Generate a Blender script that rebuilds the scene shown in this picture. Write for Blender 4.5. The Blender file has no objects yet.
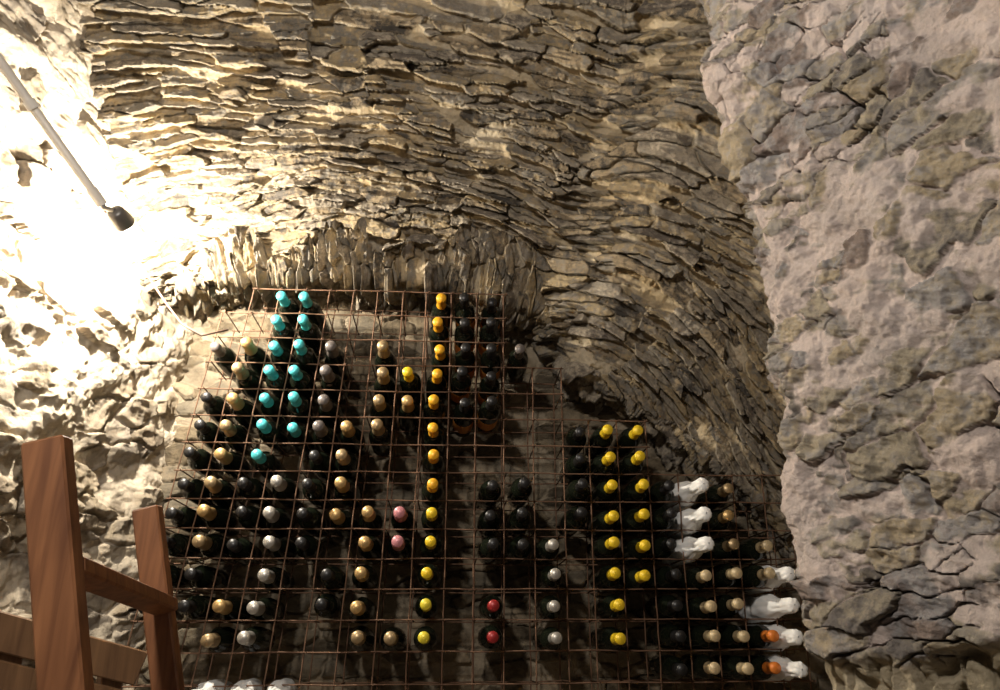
import bpy, math, random
import numpy as np
from mathutils import Vector, Matrix
random.seed(7)
CZ=1.3
S=bpy.context.scene
# ------------------------------------------------------------ helpers
def hsh(x,y,s):
    t=np.sin(x*127.1+y*311.7+s*74.7)*43758.5453
    return t-np.floor(t)
def vnoise(x,y,s):
    xi=np.floor(x);yi=np.floor(y);fx=x-xi;fy=y-yi
    fx=fx*fx*(3-2*fx);fy=fy*fy*(3-2*fy)
    a=hsh(xi,yi,s);b=hsh(xi+1,yi,s);c=hsh(xi,yi+1,s);d=hsh(xi+1,yi+1,s)
    return (a*(1-fx)+b*fx)*(1-fy)+(c*(1-fx)+d*fx)*fy-0.5
def fbm(x,y,s,o=4):
    r=0;a=1.0
    for i in range(o):
        # rotate each octave to hide the lattice
        ca,sa=math.cos(i*1.1),math.sin(i*1.1)
        X=(x*ca-y*sa)*2**i;Y=(x*sa+y*ca)*2**i
        r=r+a*vnoise(X,Y,s+i*3.3);a*=0.5
    return r
def sst(a,b,x):
    t=np.clip((x-a)/(b-a),0,1);return t*t*(3-2*t)
def stones(u,v,cw,ch,seed,ju=.8,jv=.5,p=3.2):
    U=u/cw;V=v/ch;iu=np.floor(U);iv=np.floor(V)
    F1=np.full(U.shape,9.);F2=F1.copy();r1=np.zeros(U.shape);r2=r1.copy();dx1=r1.copy();dy1=r1.copy()
    for dj in (-1,0,1):
        cj=iv+dj;off=.5*np.mod(cj,2)
        for di in (-2,-1,0,1):
            ci=iu+di
            px=ci+.5+(hsh(ci,cj,seed)-.5)*ju+off
            py=cj+.5+(hsh(ci,cj,seed+5.1)-.5)*jv
            dx=U-px;dy=V-py
            # every stone gets its own skew so outlines are angular, not lattice-like
            sk=(hsh(ci,cj,seed+21.)-.5)*.7
            d=(np.abs(dx+sk*dy)**p+np.abs(dy+sk*.6*dx)**p)**(1/p)
            c=d<F1
            F2=np.where(c,F1,np.minimum(F2,d))
            F1=np.where(c,d,F1)
            r1=np.where(c,hsh(ci,cj,seed+9.7),r1);r2=np.where(c,hsh(ci,cj,seed+13.3),r2)
            dx1=np.where(c,dx,dx1);dy1=np.where(c,dy,dy1)
    return F2-F1,r1,r2,dx1,dy1
def ridge(x,y,s,o=3):
    r=0;a=1.
    for i in range(o):
        r=r+a*(1-4*np.abs(vnoise(x*2**i,y*2**i,s+i*2.9)))*.5;a*=.5
    return r
def smax(a,b,k):
    h=np.clip(.5+.5*(a-b)/k,0,1);return b*(1-h)+a*h+k*h*(1-h)
def normals(P,toward):
    a=np.gradient(P,axis=0);b=np.gradient(P,axis=1)
    n=np.cross(a,b);n/=np.linalg.norm(n,axis=2,keepdims=True)+1e-9
    s=np.sign(np.sum(n*(toward-P),axis=2,keepdims=True))
    s0=np.sign(np.median(s)) or 1
    return n*s0
def grid_obj(name,P,attrs,mat):
    n,m=P.shape[:2]
    me=bpy.data.meshes.new(name)
    me.vertices.add(n*m);me.vertices.foreach_set('co',P.reshape(-1).astype(np.float32))
    i=np.arange(n*m).reshape(n,m)
    q=np.stack([i[:-1,:-1],i[1:,:-1],i[1:,1:],i[:-1,1:]],-1).reshape(-1)
    nf=len(q)//4
    me.loops.add(nf*4);me.loops.foreach_set('vertex_index',q.astype(np.int32))
    me.polygons.add(nf);me.polygons.foreach_set('loop_start',np.arange(0,nf*4,4,dtype=np.int32))
    me.update(calc_edges=True)
    for k,v in attrs.items():
        at=me.attributes.new(k,'FLOAT','POINT');at.data.foreach_set('value',v.reshape(-1).astype(np.float32))
    me.materials.append(mat)
    o=bpy.data.objects.new(name,me);S.collection.objects.link(o);return o
def mesh_obj(name,V,F,M,mats,smooth=True):
    me=bpy.data.meshes.new(name);me.from_pydata([tuple(v) for v in V],[],F)
    for m in mats: me.materials.append(m)
    me.polygons.foreach_set('material_index',M)
    me.polygons.foreach_set('use_smooth',[smooth]*len(F))
    me.update();o=bpy.data.objects.new(name,me);S.collection.objects.link(o);return o
# ------------------------------------------------------------ materials
def base_mat(name,col,rough=.6,metal=0,spec=.5):
    m=bpy.data.materials.new(name);m.use_nodes=True
    b=m.node_tree.nodes['Principled BSDF']
    b.inputs['Base Color'].default_value=(*col,1);b.inputs['Roughness'].default_value=rough
    b.inputs['Metallic'].default_value=metal;b.inputs['Specular IOR Level'].default_value=spec
    return m
def stone_mat(name,ramp,mortar,alt,bump=.5,patch=(.7,1.2),mortar2=None):
    m=base_mat(name,mortar,.92,0,.2);nt=m.node_tree;N=nt.nodes;L=nt.links;b=N['Principled BSDF']
    def attr(n):
        a=N.new('ShaderNodeAttribute');a.attribute_name=n;return a.outputs['Fac']
    tc=N.new('ShaderNodeTexCoord')
    def noise(sc,det=6,ro=.6):
        n=N.new('ShaderNodeTexNoise');n.inputs['Scale'].default_value=sc;n.inputs['Detail'].default_value=det
        n.inputs['Roughness'].default_value=ro;L.new(tc.outputs['Object'],n.inputs['Vector']);return n.outputs['Fac']
    r=N.new('ShaderNodeValToRGB');e=r.color_ramp.elements
    e[0].position=0;e[0].color=(*ramp[0],1);e[1].position=1;e[1].color=(*ramp[-1],1)
    for i in range(1,len(ramp)-1):
        x=e.new(i/(len(ramp)-1));x.color=(*ramp[i],1)
    n1=noise(22,6,.7)
    ma=N.new('ShaderNodeMath');ma.operation='MULTIPLY_ADD';L.new(n1,ma.inputs[0]);ma.inputs[1].default_value=1.0;ma.inputs[2].default_value=-.5
    ad=N.new('ShaderNodeMath');ad.use_clamp=True;L.new(attr('tint'),ad.inputs[0]);L.new(ma.outputs[0],ad.inputs[1]);L.new(ad.outputs[0],r.inputs[0])
    def mix(f,a,c,mode='MIX'):
        x=N.new('ShaderNodeMix');x.data_type='RGBA';x.blend_type=mode
        if hasattr(f,'links'):L.new(f,x.inputs[0])
        else:x.inputs[0].default_value=f
        for s,i in((a,6),(c,7)):
            if hasattr(s,'links'):L.new(s,x.inputs[i])
            else:x.inputs[i].default_value=(*s,1)
        return x.outputs[2]
    mo=mortar
    if mortar2:
        mm=N.new('ShaderNodeMapRange');L.new(noise(4,6,.7),mm.inputs[0]);mm.inputs[1].default_value=.42;mm.inputs[2].default_value=.6
        mo=mix(mm.outputs[0],mortar,mortar2)
    c=mix(attr('stone'),mo,r.outputs[0])
    c=mix(attr('alt'),c,alt)
    mr=N.new('ShaderNodeMapRange');L.new(noise(9,8,.8),mr.inputs[0]);mr.inputs[1].default_value=.3;mr.inputs[2].default_value=.7
    mr.inputs[3].default_value=patch[0];mr.inputs[4].default_value=patch[1]
    cm=N.new('ShaderNodeCombineColor')
    for i in range(3):L.new(mr.outputs[0],cm.inputs[i])
    c=mix(1.0,c,cm.outputs[0],'MULTIPLY')
    L.new(c,b.inputs['Base Color'])
    bp=N.new('ShaderNodeBump');bp.inputs['Strength'].default_value=bump;bp.inputs['Distance'].default_value=.015
    L.new(noise(60,8,.75),bp.inputs['Height'])
    L.new(bp.outputs[0],b.inputs['Normal'])
    return m
M_vault=stone_mat('slate_rubble',[(.10,.088,.075),(.37,.285,.18),(.24,.22,.19),(.46,.35,.20),(.30,.265,.22),(.52,.44,.33),(.19,.16,.13)],(.63,.53,.38),(.56,.43,.23),1.0,(.6,1.25),(.58,.45,.27))
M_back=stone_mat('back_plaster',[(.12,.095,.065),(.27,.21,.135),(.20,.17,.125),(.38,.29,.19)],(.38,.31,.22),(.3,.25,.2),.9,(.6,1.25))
M_left=stone_mat('lime_plastered_rubble',[(.18,.14,.10),(.40,.32,.22),(.26,.22,.18),(.50,.41,.30)],(.62,.53,.41),(.5,.4,.25),.8,(.7,1.2))
M_pier=stone_mat('pink_mortar_rubble',[(.17,.155,.14),(.42,.36,.25),(.30,.285,.275),(.47,.38,.24),(.40,.385,.38),(.29,.225,.19)],(.74,.615,.55),(.60,.50,.31),1.0,(.68,1.18),(.66,.565,.515))
M_floor=stone_mat('floor_stone',[(.17,.14,.11),(.25,.21,.17)],(.2,.17,.13),(.2,.17,.13),.4)
cam=np.array([0,0,CZ])
# ------------------------------------------------------------ vault
cx,cz=-.4,CZ-1.3
th=np.radians(np.concatenate([np.linspace(-25,42,1350),np.linspace(42.3,78,100)[0:]]))
w=np.concatenate([np.linspace(-.28,0,50,endpoint=False),np.linspace(0,1.35,500,endpoint=False),np.linspace(1.35,2.5,60)])
T,W=np.meshgrid(th,w,indexing='ij')
r0=2.43+(2.2-2.43)*sst(math.radians(16.8),math.radians(23.5),T)
r0=r0+.02*fbm(T*12,T*0,3)
Wp=np.maximum(W,0)
R=r0+Wp
rr=np.maximum(R-r0,0)
F=.45*rr+.15*rr*rr
Y=np.where(W<0,2.6-W,2.6-F)
P=np.stack([cx+R*np.sin(T),Y,cz+R*np.cos(T)],-1)
nrm=normals(P,cam)
u=T*2.75;v=R*1.08+np.minimum(W,0)
jag=.007*fbm(u*35,v*50,131,3)
uw=u+.05*fbm(u*4,v*4,11)+.014*fbm(u*22,v*22,12,3);vw=v+.12*fbm(u*1.3,v*1.5,21,2)+.014*fbm(u*7,v*7,31,2)+jag
vw=vw+.10*sst(math.radians(18),math.radians(45),T)*u
e1,a1,b1,x1,y1=stones(uw,vw,.14,.027,1.7,1.0,.85,4)
e3,a3,b3,x3,y3=stones(uw+.4,vw+.2,.21,.048,2.9,1.0,.85,4)
big=fbm(u*2.7,v*4,141,3)>.06
e1,a1,b1,x1,y1=[np.where(big,q,p_) for p_,q in zip((e1,a1,b1,x1,y1),(e3,a3,b3,x3,y3))]
e2,a2,b2,x2,y2=stones(u+.06*fbm(u*5,v*5,41,2)+.008*fbm(u*30,v*30,42,3)+.35*(v-2.6)*fbm(u*1.5+3,v*.2,43,2)*3,v+.09*fbm(u*6,v*6,44),.038,.12,5.2,.95,1.0,4)
ring=(Wp<.13+.25*fbm(u*7,v*4,51)-1.2*np.maximum(0,math.radians(-7)-T))&(T<math.radians(19))
e=np.where(ring,e2,e1);a=np.where(ring,a2,a1);b=np.where(ring,b2,b1);yy=np.where(ring,x2,y1);xx=np.where(ring,y2,x1)
m=sst(.0,.08,e)
rough=.012*ridge(u*6,v*44,71,4)
rough=np.where(ring,.012*ridge(u*44,v*7,72,4),rough)
hs=m*(.000+.064*a**1.4)-m*yy*(.006+.06*b)*.9+m*xx*(a-.5)*.06+rough
mort=-.002+.038*fbm(u*3.5,v*5,171,4)+.010*fbm(u*30,v*30,172,3)
h=smax(hs,mort,.0015)
mask=sst(-.002,.005,hs-mort)*sst(0,.04,e)
h+=.07*fbm(u*1.6,v*1.6,61,3)+.006*fbm(u*45,v*60,81,3)
P=P+nrm*h[...,None]
grid_obj('vault_ceiling',P,{'stone':mask,'tint':b,'alt':0*m},M_vault)
# ------------------------------------------------------------ back wall
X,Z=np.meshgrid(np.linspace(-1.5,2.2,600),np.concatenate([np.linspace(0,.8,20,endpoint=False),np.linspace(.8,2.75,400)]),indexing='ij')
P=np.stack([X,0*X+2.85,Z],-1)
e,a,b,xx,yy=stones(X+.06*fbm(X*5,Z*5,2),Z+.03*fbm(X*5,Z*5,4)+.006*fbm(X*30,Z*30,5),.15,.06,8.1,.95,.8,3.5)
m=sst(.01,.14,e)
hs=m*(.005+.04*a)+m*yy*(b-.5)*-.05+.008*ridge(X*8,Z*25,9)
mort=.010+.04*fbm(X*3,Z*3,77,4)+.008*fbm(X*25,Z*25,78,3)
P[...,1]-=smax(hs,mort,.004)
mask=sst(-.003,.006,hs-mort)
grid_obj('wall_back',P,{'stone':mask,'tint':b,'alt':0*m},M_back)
# ------------------------------------------------------------ left wall
t=np.concatenate([np.linspace(0,1.7,480,endpoint=False),np.linspace(1.7,3.4,60)])
zs=np.concatenate([np.linspace(0,.9,20,endpoint=False),np.linspace(.9,3.5,640)])
A,Z=np.meshgrid(t,zs,indexing='ij')
P=np.stack([-1.09-A*.287,2.92-A*.958,Z],-1)
nr=np.array([.958,-.287,0])
e,a,b,xx,yy=stones(A+.07*fbm(A*4,Z*4,12,2)+.014*fbm(A*25,Z*25,13),Z+.05*fbm(A*4,Z*4,14,2)+.014*fbm(A*25,Z*25,15),.17,.085,3.3,1.,.9,3.2)
m=sst(.01,.13,e)
hs=m*(.008+.045*a)+m*yy*(b-.5)*.06+m*xx*(a-.5)*.05+.012*ridge(A*9,Z*20,16)
mort=.027+.05*fbm(A*3.2,Z*3.2,17,4)+.016*fbm(A*18,Z*18,26,4)
h=smax(hs,mort,.004)
mask=sst(-.004,.008,hs-mort)
h+=.06*fbm(A*2.3,Z*2.3,18,3)+.03*fbm(A*7,Z*8,28,3)+.007*fbm(A*40,Z*40,22,3)
P=P+nr*h[...,None]
grid_obj('wall_left',P,{'stone':mask*.85,'tint':b,'alt':0*m},M_left)
# ------------------------------------------------------------ right pier
C=np.array([.675,1.47]);d1=np.array([-.50,.866]);d2=np.array([.88,.47])
d1/=np.linalg.norm(d1);d2/=np.linalg.norm(d2)
Lf=2.0;fr=.08
ts=np.concatenate([np.linspace(0,1.25,60,endpoint=False),np.linspace(1.25,2.2,460,endpoint=False),np.linspace(2.2,3.2,60)])
def path(s):
    p=np.where((s<Lf)[:,None],C+d1*(s-Lf)[:,None],C+d2*(s-Lf)[:,None])
    k=np.clip((s-(Lf-fr))/(2*fr),0,1)[:,None]
    Aq=C-d1*fr;Bq=C+d2*fr
    q=(1-k)**2*Aq+2*k*(1-k)*C+k*k*Bq
    return np.where((np.abs(s-Lf)<fr)[:,None],q,p)
pp=path(ts)
zs=np.concatenate([np.linspace(0,.85,20,endpoint=False),np.linspace(.85,2.95,880,endpoint=False),np.linspace(2.95,3.6,30)])
A,Z=np.meshgrid(ts,zs,indexing='ij')
hz=Z-CZ
lx_=-.065*sst(.55,1.35,hz)-.012*sst(.25,.5,hz)+.030*(1-sst(-.25,.25,hz))
P=np.stack([np.repeat(pp[:,0:1],len(zs),1)+lx_,np.repeat(pp[:,1:2],len(zs),1),Z],-1)
nr=normals(P,cam);
wu=A+.06*fbm(A*5,Z*5,112,2)+.022*fbm(A*24,Z*24,113,4);wv=Z+.05*fbm(A*5,Z*5,114,2)+.020*fbm(A*24,Z*24,115,4)+.2*A
e,a,b,xx,yy=stones(wu,wv,.090,.042,6.3,1.,.95,2.8)
e3,a3,b3,x3,y3=stones(wu+.3,wv+.1,.16,.080,7.7,1.,.95,2.8)
big=fbm(A*3,Z*3,142,2)>.0
e,a,b,xx,yy=[np.where(big,q,p_) for p_,q in zip((e,a,b,xx,yy),(e3,a3,b3,x3,y3))]
el,al,bl,xl,yl=stones(A+.02*fbm(A*8,Z*8,2)+.006*fbm(A*40,Z*40,7),Z+.05*fbm(A*6,Z*6,4),.040,.16,4.3,.9,1.,3.5)
low=1-sst(CZ-.13,CZ-.10,Z+.05*fbm(A*6,Z*0,9))
m=sst(.01,.09,e);ml=sst(.03,.2,el)
hs=m*(.014+.016*a)+m*yy*(b-.5)*.03+m*xx*(a-.5)*.02+.013*ridge(A*9+Z*3,Z*26-A*8,116,5)+.012*fbm(A*24,Z*24,133,4)
mort=.0235+.026*fbm(A*5,Z*5,117,3)+.022*fbm(A*16,Z*16,126,5)
h=smax(hs,mort,.002)
mask=sst(-.004,.005,hs-mort)
hl=ml*(.01+.03*al)-.03+.006*ridge(A*40,Z*9,127)
h=h*(1-low)+low*hl
h+=.06*fbm(A*2.1,Z*2.6,118,3)+.028*fbm(A*6,Z*8,119,3)+.010*fbm(A*45,Z*45,122,3)-.03
# a few deep open joints
h-=.07*sst(.05,.0,e)*sst(.10,.25,fbm(A*4,Z*4,151,2))*(1-low)
P=P+nr*h[...,None]
grid_obj('wall_right',P,{'stone':mask*(1-low)*.9+low*.5,'tint':b*(1-low)+bl*low,'alt':low*.7},M_pier)
# ------------------------------------------------------------ floor
X,Y2=np.meshgrid(np.linspace(-2.6,2.6,160),np.linspace(-1.5,3.1,160),indexing='ij')
P=np.stack([X,Y2,-.012+.01*fbm(X*4,Y2*4,3)],-1)
e,a,b,_,_=stones(X,Y2,.4,.3,9.)
grid_obj('floor',P,{'stone':sst(.02,.1,e),'tint':b,'alt':0*X},M_floor)
# ------------------------------------------------------------ rack + bottle lattice
def colx(c): return -.066+(.104*c if c<0 else .1*c)
def lean(x,h): return x*(1+.153*(.11-h)) if x<0 else x
def rowh(r): return .963-.0945*r
def tube(V,F,M,pts,rad,mi=0,seg=6):
    b=len(V);n=len(pts)
    for i,p in enumerate(pts):
        p=Vector(p);d=(Vector(pts[min(i+1,n-1)])-Vector(pts[max(i-1,0)])).normalized()
        up=Vector((0,0,1)) if abs(d.z)<.8 else Vector((0,1,0))
        s=d.cross(up).normalized();q=s.cross(d)
        for k in range(seg):
            an=2*math.pi*k/seg;V.append(p+(s*math.cos(an)+q*math.sin(an))*rad)
    for i in range(n-1):
        for k in range(seg):
            F.append((b+i*seg+k,b+i*seg+(k+1)%seg,b+(i+1)*seg+(k+1)%seg,b+(i+1)*seg+k));M.append(mi)
    F.append(tuple(b+k for k in range(seg)));M.append(mi);F.append(tuple(b+(n-1)*seg+k for k in range(seg)));M.append(mi)
M_wire=base_mat('rusty_wire',(.16,.085,.045),.75,.3)
nt=M_wire.node_tree;n=nt.nodes.new('ShaderNodeTexNoise');n.inputs['Scale'].default_value=60
r=nt.nodes.new('ShaderNodeValToRGB');r.color_ramp.elements[0].color=(.07,.04,.025,1);r.color_ramp.elements[1].color=(.28,.15,.085,1)
nt.links.new(n.outputs['Fac'],r.inputs[0]);nt.links.new(r.outputs[0],nt.nodes['Principled BSDF'].inputs['Base Color'])
V=[];F=[];M=[]
def toprow(ce):
    if ce<-8: return 1
    if ce<=3: return 0
    if ce<=5: return 3
    if ce<=8: return 5
    return 7
edges=[c-.5 for c in range(-8,14)]
NR=22
for (yy,dz) in ((2.50,-.047),(2.665,-.062)):
    jit={c:random.uniform(-.006,.006) for c in edges}
    for c in edges:
        tr=toprow(c);pts=[]
        for r_ in np.arange(tr-.55,NR-7,.5):
            hh=rowh(r_)+dz+.047
            if hh+CZ<.02: break
            pts.append((lean(colx(c)+jit[c],hh)+random.uniform(-.0012,.0012),yy,hh+CZ))
        pts.append((pts[-1][0],yy,.0))
        tube(V,F,M,pts,.0024)
    for r_ in range(-1,14):
        hh=rowh(r_)+dz
        cs=[c for c in edges if toprow(c)<=r_+1]
        if not cs: continue
        z0=CZ+hh
        pts=[(lean(colx(cs[0]-.12),hh),yy-.004,z0)]
        for c in cs: pts.append((lean(colx(c),hh),yy-.004,z0+random.uniform(-.002,.002)))
        pts.append((lean(colx(cs[-1]+.12),hh),yy-.004,z0))
        tube(V,F,M,pts,.0024)
for c in edges:
    for r_ in range(toprow(c)-1,14):
        hh=rowh(r_)
        x=lean(colx(c),hh)
        tube(V,F,M,[(x+.003,2.485,CZ+hh-.046),(x+.003,2.68,CZ+hh-.063)],.0022)
mesh_obj('wire_wine_rack',V,F,M,[M_wire])
# bottles
glass=base_mat('dark_bottle_glass',(.008,.010,.006),.14,0,.5)
CAP={'cyan':(.07,.47,.49),'gold':(.55,.36,.15),'gold2':(.42,.30,.16),'yel':(.76,.52,.02),'org':(.80,.40,.02),'tan':(.58,.45,.26),'sil':(.48,.45,.40),
     'blk':(.015,.014,.014),'gry':(.13,.11,.10),'pink':(.50,.20,.22),'red':(.30,.02,.02),'orange':(.70,.20,.03),'lime':(.72,.58,.04)}
mats=[glass];idx={}
for k,c in CAP.items():
    idx[k]=len(mats);mats.append(base_mat('capsule_'+k,c,.38,.6 if k in('gold','gold2','sil') else .15))
lab=[]
for nme,c in(('label_orange',(.55,.20,.03)),('label_cream',(.55,.50,.38)),('label_dark',(.05,.05,.05))):
    lab.append(len(mats));mats.append(base_mat(nme,c,.6))
V=[];F=[];M=[]
def lathe(V,F,M,prof,mat,tip,dirv,L,seg=20,wob=None):
    d=dirv.normalized();s=d.cross(Vector((0,0,1))).normalized();q=s.cross(d)
    base=Vector(tip)-d*L;b=len(V)
    for i,(a,r,mi) in enumerate(prof):
        for k in range(seg):
            an=2*math.pi*k/seg;rr=r
            if wob: rr=r*wob(i,k)
            V.append(base+d*a+(s*math.cos(an)+q*math.sin(an))*rr)
    for i in range(len(prof)-1):
        for k in range(seg):
            F.append((b+i*seg+k,b+i*seg+(k+1)%seg,b+(i+1)*seg+(k+1)%seg,b+(i+1)*seg+k));M.append(prof[i+1][2])
def still(ci,li=None):
    li=0 if li is None else li
    return [(0,.001,0),(0,.030,0),(.004,.036,0),(.02,.0375,0),(.05,.0376,0),(.051,.0379,li),(.135,.0379,li),(.136,.0376,0),(.185,.0375,0),(.2,.0362,0),(.214,.031,0),(.228,.0215,0),
            (.236,.0178,0),(.237,.0184,ci),(.25,.0165,ci),(.277,.0158,ci),(.278,.018,ci),(.296,.018,ci),(.3,.0165,ci),(.3005,.001,ci)]
def spark(ci,li=None):
    li=0 if li is None else li
    return [(0,.001,0),(0,.030,0),(.004,.038,0),(.02,.0405,0),(.05,.0405,0),(.051,.0408,li),(.12,.0408,li),(.121,.0405,0),(.16,.040,0),(.185,.035,0),(.215,.0265,0),
            (.228,.0215,0),(.229,.0222,ci),(.262,.0178,ci),(.272,.0195,ci),(.286,.0205,ci),(.298,.0195,ci),(.303,.0165,ci),(.304,.001,ci)]
B=[]
def add(c,rows,k,kind='s',li=None):
    for r_ in rows:B.append((c,r_,k,kind,li))
add(-8,[2],'gry');add(-8,[4,5,6,7,8,9,10,11],'blk')
add(-7,[2,3,4,5,6,7,8,9],'gold','p');add(-7,[10,11],'blk')
add(-6,range(0,7),'cyan','s');add(-6,[7,8,9],'blk');add(-6,[11,12],'gold','p');
add(-5,range(0,6),'cyan','s');add(-5,[7,8,9,10,11,12],'sil','p')
add(-4,[2,3,4,5],'gry','p');add(-4,[6,7,8,9],'blk')
add(-3,[5,6,7,8],'gold','p');add(-3,[10,11],'blk')
add(-2,[2,3,4,5],'gold2','p');add(-2,[8,9,10,11,12],'gold','p')
add(-1,[3],'yel','s');add(-1,[4],'gold','p');add(-1,[8,9],'pink','p');add(-1,[12],'gold','p')
add(0,range(0,8),'org');add(0,[8,9,10],'yel');add(0,[11,12],'lime')
add(1,[0,1,2,3,4],'blk','s',lab[0]);add(2,[0,1,2,3,4],'blk','s',lab[0]);add(3,[2],'gry')
add(2,[7,8,9],'blk');add(3,[7,8,9],'blk');add(2,[11,12],'red')
add(4,[9,10,11,12],'sil')
add(5,[5,6,7,8],'blk');add(6,[5,6,7,8,9,10,11,12],'yel');add(7,[5,6,7,8,9,10],'yel')
add(8,[7,8,9,10,11,12,13],'blk');add(10,[7,8,9],'gold')
add(9,[10,11,12,13],'tan');add(10,[10,11,12,13],'tan');add(11,[9,10],'tan');add(11,[12,13],'orange')
add(-7,[14],'sil');add(2,[14],'blk')
for c,r_,k,kind,li in B:
    hh=rowh(r_);x=lean(colx(c),hh)
    if k=='gold' and random.random()<.35:k='gold2'
    if k=='cyan': x+=-.022+.006*r_
    if c==-8: x+=-.03 if r_<4 else 0
    tip=(x+random.uniform(-.008,.008),2.42+random.uniform(-.030,.022),CZ+hh+random.uniform(-.006,.005))
    d=Vector((random.uniform(-.045,.045),-1,.085+random.uniform(-.025,.025)))
    pr=spark(idx[k],li) if kind=='p' else still(idx[k],li)
    lathe(V,F,M,pr,0,tip,d,.30)
mesh_obj('wine_bottles',V,F,M,mats)
# paper wrapped bottles: tissue wrapped round the body, gathered along the neck and folded over the mouth
paper=base_mat('white_tissue_paper',(.92,.91,.88),.8)
V=[];F=[];M=[]
for c,r_ in [(9,7),(9,8),(9,9),(11.6,10),(11.6,11),(11.6,12),(11.6,13),(-6,14),(-5,14),(-4,14)]:
    hh=rowh(r_);x=lean(colx(c),hh);sd=random.random()*10
    if r_==14: hh+=.03
    rad=lambda s:.0415 if s<.17 else (.0415-.0195*(3*((s-.17)/.10)**2-2*((s-.17)/.10)**3) if s<.27 else .022)
    prof=[(0,.002,0),(0,.03,0),(.006,.038,0)]+[(.02+.01*i,rad(.02+.01*i),0) for i in range(32)]+[(.337,.020,0),(.342,.013,0),(.343,.002,0)]
    def wob(i,k,sd=sd):
        an=2*math.pi*k/60;t=min(1,max(0,(i-12)/14))
        fold=abs(math.sin(3*an+sd+i*.10))*.5+abs(math.sin(5*an+sd*2-i*.14))*.35
        return 1+(.06+.20*t)*(fold-.4)+.03*math.sin(6*an+i*.7+sd)+.03*math.sin(2*an-i*.5+sd)+random.uniform(-.008,.008)
    lathe(V,F,M,prof,0,(x,2.37,CZ+hh),Vector((random.uniform(-.02,.10),-1,.085)),.34,60,wob)
mesh_obj('paper_wrapped_bottles',V,F,M,[paper],True)
# ------------------------------------------------------------ wood
def wood(name,c1,c2,rot=(0,0,0)):
    m=base_mat(name,c1,.5);nt=m.node_tree;N=nt.nodes;L=nt.links
    tc=N.new('ShaderNodeTexCoord');mp=N.new('ShaderNodeMapping');mp.inputs['Scale'].default_value=(14,14,1.2);mp.inputs['Rotation'].default_value=rot
    n=N.new('ShaderNodeTexNoise');n.inputs['Scale'].default_value=4;n.inputs['Detail'].default_value=8;n.inputs['Distortion'].default_value=.6
    r=N.new('ShaderNodeValToRGB');r.color_ramp.elements[0].position=.3;r.color_ramp.elements[1].position=.7
    r.color_ramp.elements[0].color=(*c1,1);r.color_ramp.elements[1].color=(*c2,1)
    L.new(tc.outputs['Object'],mp.inputs[0]);L.new(mp.outputs[0],n.inputs['Vector']);L.new(n.outputs['Fac'],r.inputs[0]);L.new(r.outputs[0],N['Principled BSDF'].inputs['Base Color'])
    return m
M_wood=wood('varnished_pine',(.15,.055,.022),(.36,.15,.06),(0,.26,0))
M_wood2=wood('board_wood',(.12,.06,.028),(.26,.14,.065),(1.57,0,0))
def box(V,F,M,c,ax,ay,az,sx,sy,sz,bv=.003):
    c=Vector(c);b=len(V);import itertools
    hx,hy,hz=sx/2,sy/2,sz/2
    P=[]
    for (fx,fy,fz) in itertools.product((-1,1),repeat=3):
        P.append((fx*(hx-bv),fy*(hy-bv),fz*hz));P.append((fx*(hx-bv),fy*hy,fz*(hz-bv)));P.append((fx*hx,fy*(hy-bv),fz*(hz-bv)))
    import bmesh
    bm=bmesh.new()
    for p in P:bm.verts.new(p)
    res=bmesh.ops.convex_hull(bm,input=bm.verts)
    bm.verts.index_update();bm.normal_update()
    for v in bm.verts:V.append(c+ax*v.co.x+ay*v.co.y+az*v.co.z)
    for f in bm.faces:F.append(tuple(b+v.index for v in f.verts));M.append(0)
    bm.free()
V=[];F=[];M=[]
lz=Vector((-.26,0,1)).normalized();ly=Vector((0,1,0));lx=ly.cross(lz).normalized()
def rail(top,L,wd_):
    c=Vector(top)-lz*L/2;box(V,F,M,c,lx,ly,lz,wd_,.030,L)
tA=Vector((-.535,.985,CZ+.175));tB=Vector((-.547,1.37,CZ+.123))
rail(tA,(tA.z-.012)/lz.z,.053);rail(tB,(tB.z-.012)/lz.z,.045)
for i in range(5):
    zr=CZ-.015-.27*i
    x=-.486+(-(zr-(CZ-.015)))*.26
    ry=Vector((0,.365,-.06)).normalized();rz=lx.cross(ry).normalized()
    box(V,F,M,(x,1.178,zr),lx,ry,rz,.040,.365,.022)
mesh_obj('wooden_ladder',V,F,M,[M_wood],False)
# sloping plank side of the cellar stair behind the ladder
V=[];F=[];M=[]
pa=Vector((-1.19,1.62,CZ+.02));pb=Vector((-.745,2.0,CZ-.165))
ax=(pb-pa).normalized();hz_=Vector((pb.x-pa.x,pb.y-pa.y,0)).normalized();an=Vector((hz_.y,-hz_.x,0));az=an.cross(ax).normalized()
if az.z<0: az=-az
Lp=(pb-pa).length
for i in range(12):
    c=(pa+pb)/2-az*(.045+.092*i)
    if c.z-.5*Lp*abs(ax.z)-.05<0: break
    box(V,F,M,c,ax,an,az,Lp,.022,.078)
for k in (.12,.5,.88):
    p=pa.lerp(pb,k)-an*.03 ;zt=p.z-.03
    box(V,F,M,(p.x,p.y,zt/2),hz_,an,Vector((0,0,1)),.05,.038,zt)
mesh_obj('wooden_stair_side',V,F,M,[M_wood2],False)
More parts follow.
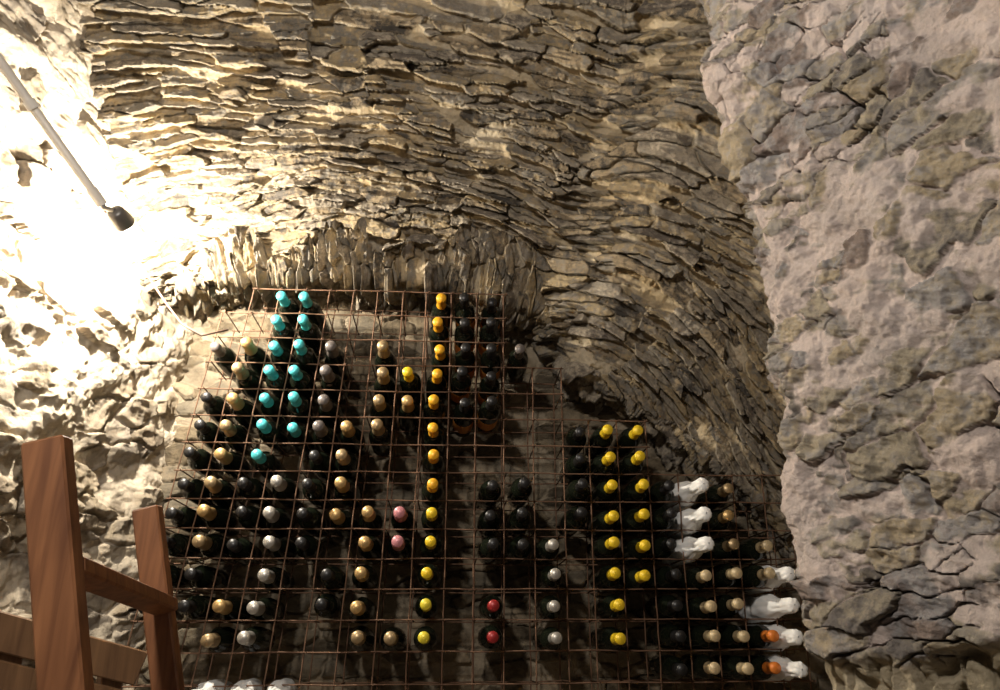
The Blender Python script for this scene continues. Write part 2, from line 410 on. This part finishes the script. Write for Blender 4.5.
# ------------------------------------------------------------ lamp, pipe, cable
M_dark=base_mat('lamp_housing',(.16,.15,.14),.4,.5)
M_pipe=base_mat('conduit_metal',(.66,.61,.54),.5,.1)
M_bulb=bpy.data.materials.new('bulb_glow');M_bulb.use_nodes=True
bb=M_bulb.node_tree.nodes['Principled BSDF'];bb.inputs['Emission Color'].default_value=(1,.9,.72,1);bb.inputs['Emission Strength'].default_value=30
V=[];F=[];M=[]
lp=Vector((-1.045,2.07,CZ+1.07));dd=Vector((.10,.85,-.20)).normalized()
lathe(V,F,M,[(0,.001,0),(0,.018,0),(.006,.026,0),(.03,.031,0),(.055,.034,0),(.06,.034,0),(.061,.030,0),(.05,.026,0),(.05,.001,0)],0,lp+dd*.04,dd,.061,24)
tip=lp+dd*.062
lathe(V,F,M,[(0,.012,1),(.012,.02,1),(.026,.022,1),(.04,.02,1),(.047,.010,1),(.048,.001,1)],0,tip,dd,.05,20)
tube(V,F,M,[lp-dd*.02,lp+Vector((-.03,-.025,.010)),lp+Vector((-.045,-.03,.03))],.008,0,10)
mesh_obj('wall_spotlight',V,F,M,[M_dark,M_bulb])
V=[];F=[];M=[]
p0=lp+Vector((-.045,-.03,.03));p1=Vector((-1.26,1.76,CZ+1.35))
tube(V,F,M,[p0,p1,p1+(p1-p0)*.6],.0135,0,12)
tube(V,F,M,[p0-(p1-p0)*.03,p0+(p1-p0)*.1],.0165,0,12)
tube(V,F,M,[p0.lerp(p1,.72),p0.lerp(p1,.78)],.0175,0,12)
mesh_obj('conduit_pipe',V,F,M,[M_pipe])
V=[];F=[];M=[]
pts=[Vector((-1.06,2.40,CZ+.99)),Vector((-.99,2.40,CZ+.90)),Vector((-.93,2.39,CZ+.83)),Vector((-.86,2.39,CZ+.79)),Vector((-.79,2.44,CZ+.83))]
pts=[lp+Vector((-.045,-.02,.02)),Vector((-1.08,2.3,CZ+1.04))]+pts
tube(V,F,M,pts,.004,0,8)
mesh_obj('electric_cable',V,F,M,[base_mat('cable_rubber',(.12,.07,.05),.6)])
def light(name,typ,loc,en,col,size,aim=None):
    l=bpy.data.lights.new(name,typ);l.energy=en;l.color=col
    if typ=='AREA':l.size=size
    else:l.shadow_soft_size=size
    o=bpy.data.objects.new(name,l);o.location=loc
    if aim is not None:o.rotation_euler=(Vector(aim)-Vector(loc)).to_track_quat('-Z','Y').to_euler()
    S.collection.objects.link(o);return o
light('spotlight_bulb_light','POINT',tip+dd*.035,104,(1,.92,.78),.02)
light('added_fill_light','AREA',(-.75,-.25,CZ+1.45),38,(1,.93,.85),.16,(.4,2.2,CZ+.5))  # fill added behind the camera to brighten pier and vault, no actual lamp there
wd=bpy.data.worlds.new('World');S.world=wd;wd.use_nodes=True
wd.node_tree.nodes['Background'].inputs[0].default_value=(.6,.58,.58,1);wd.node_tree.nodes['Background'].inputs[1].default_value=.06
# ------------------------------------------------------------ camera
cd=bpy.data.cameras.new('camera');cd.lens=26;cd.sensor_width=36;cd.clip_start=.02
co=bpy.data.objects.new('camera',cd);co.location=(0,0,CZ)
co.rotation_euler=(math.radians(90+18),0,math.radians(-3.8))
S.collection.objects.link(co);S.camera=co
S.view_settings.view_transform='Standard'
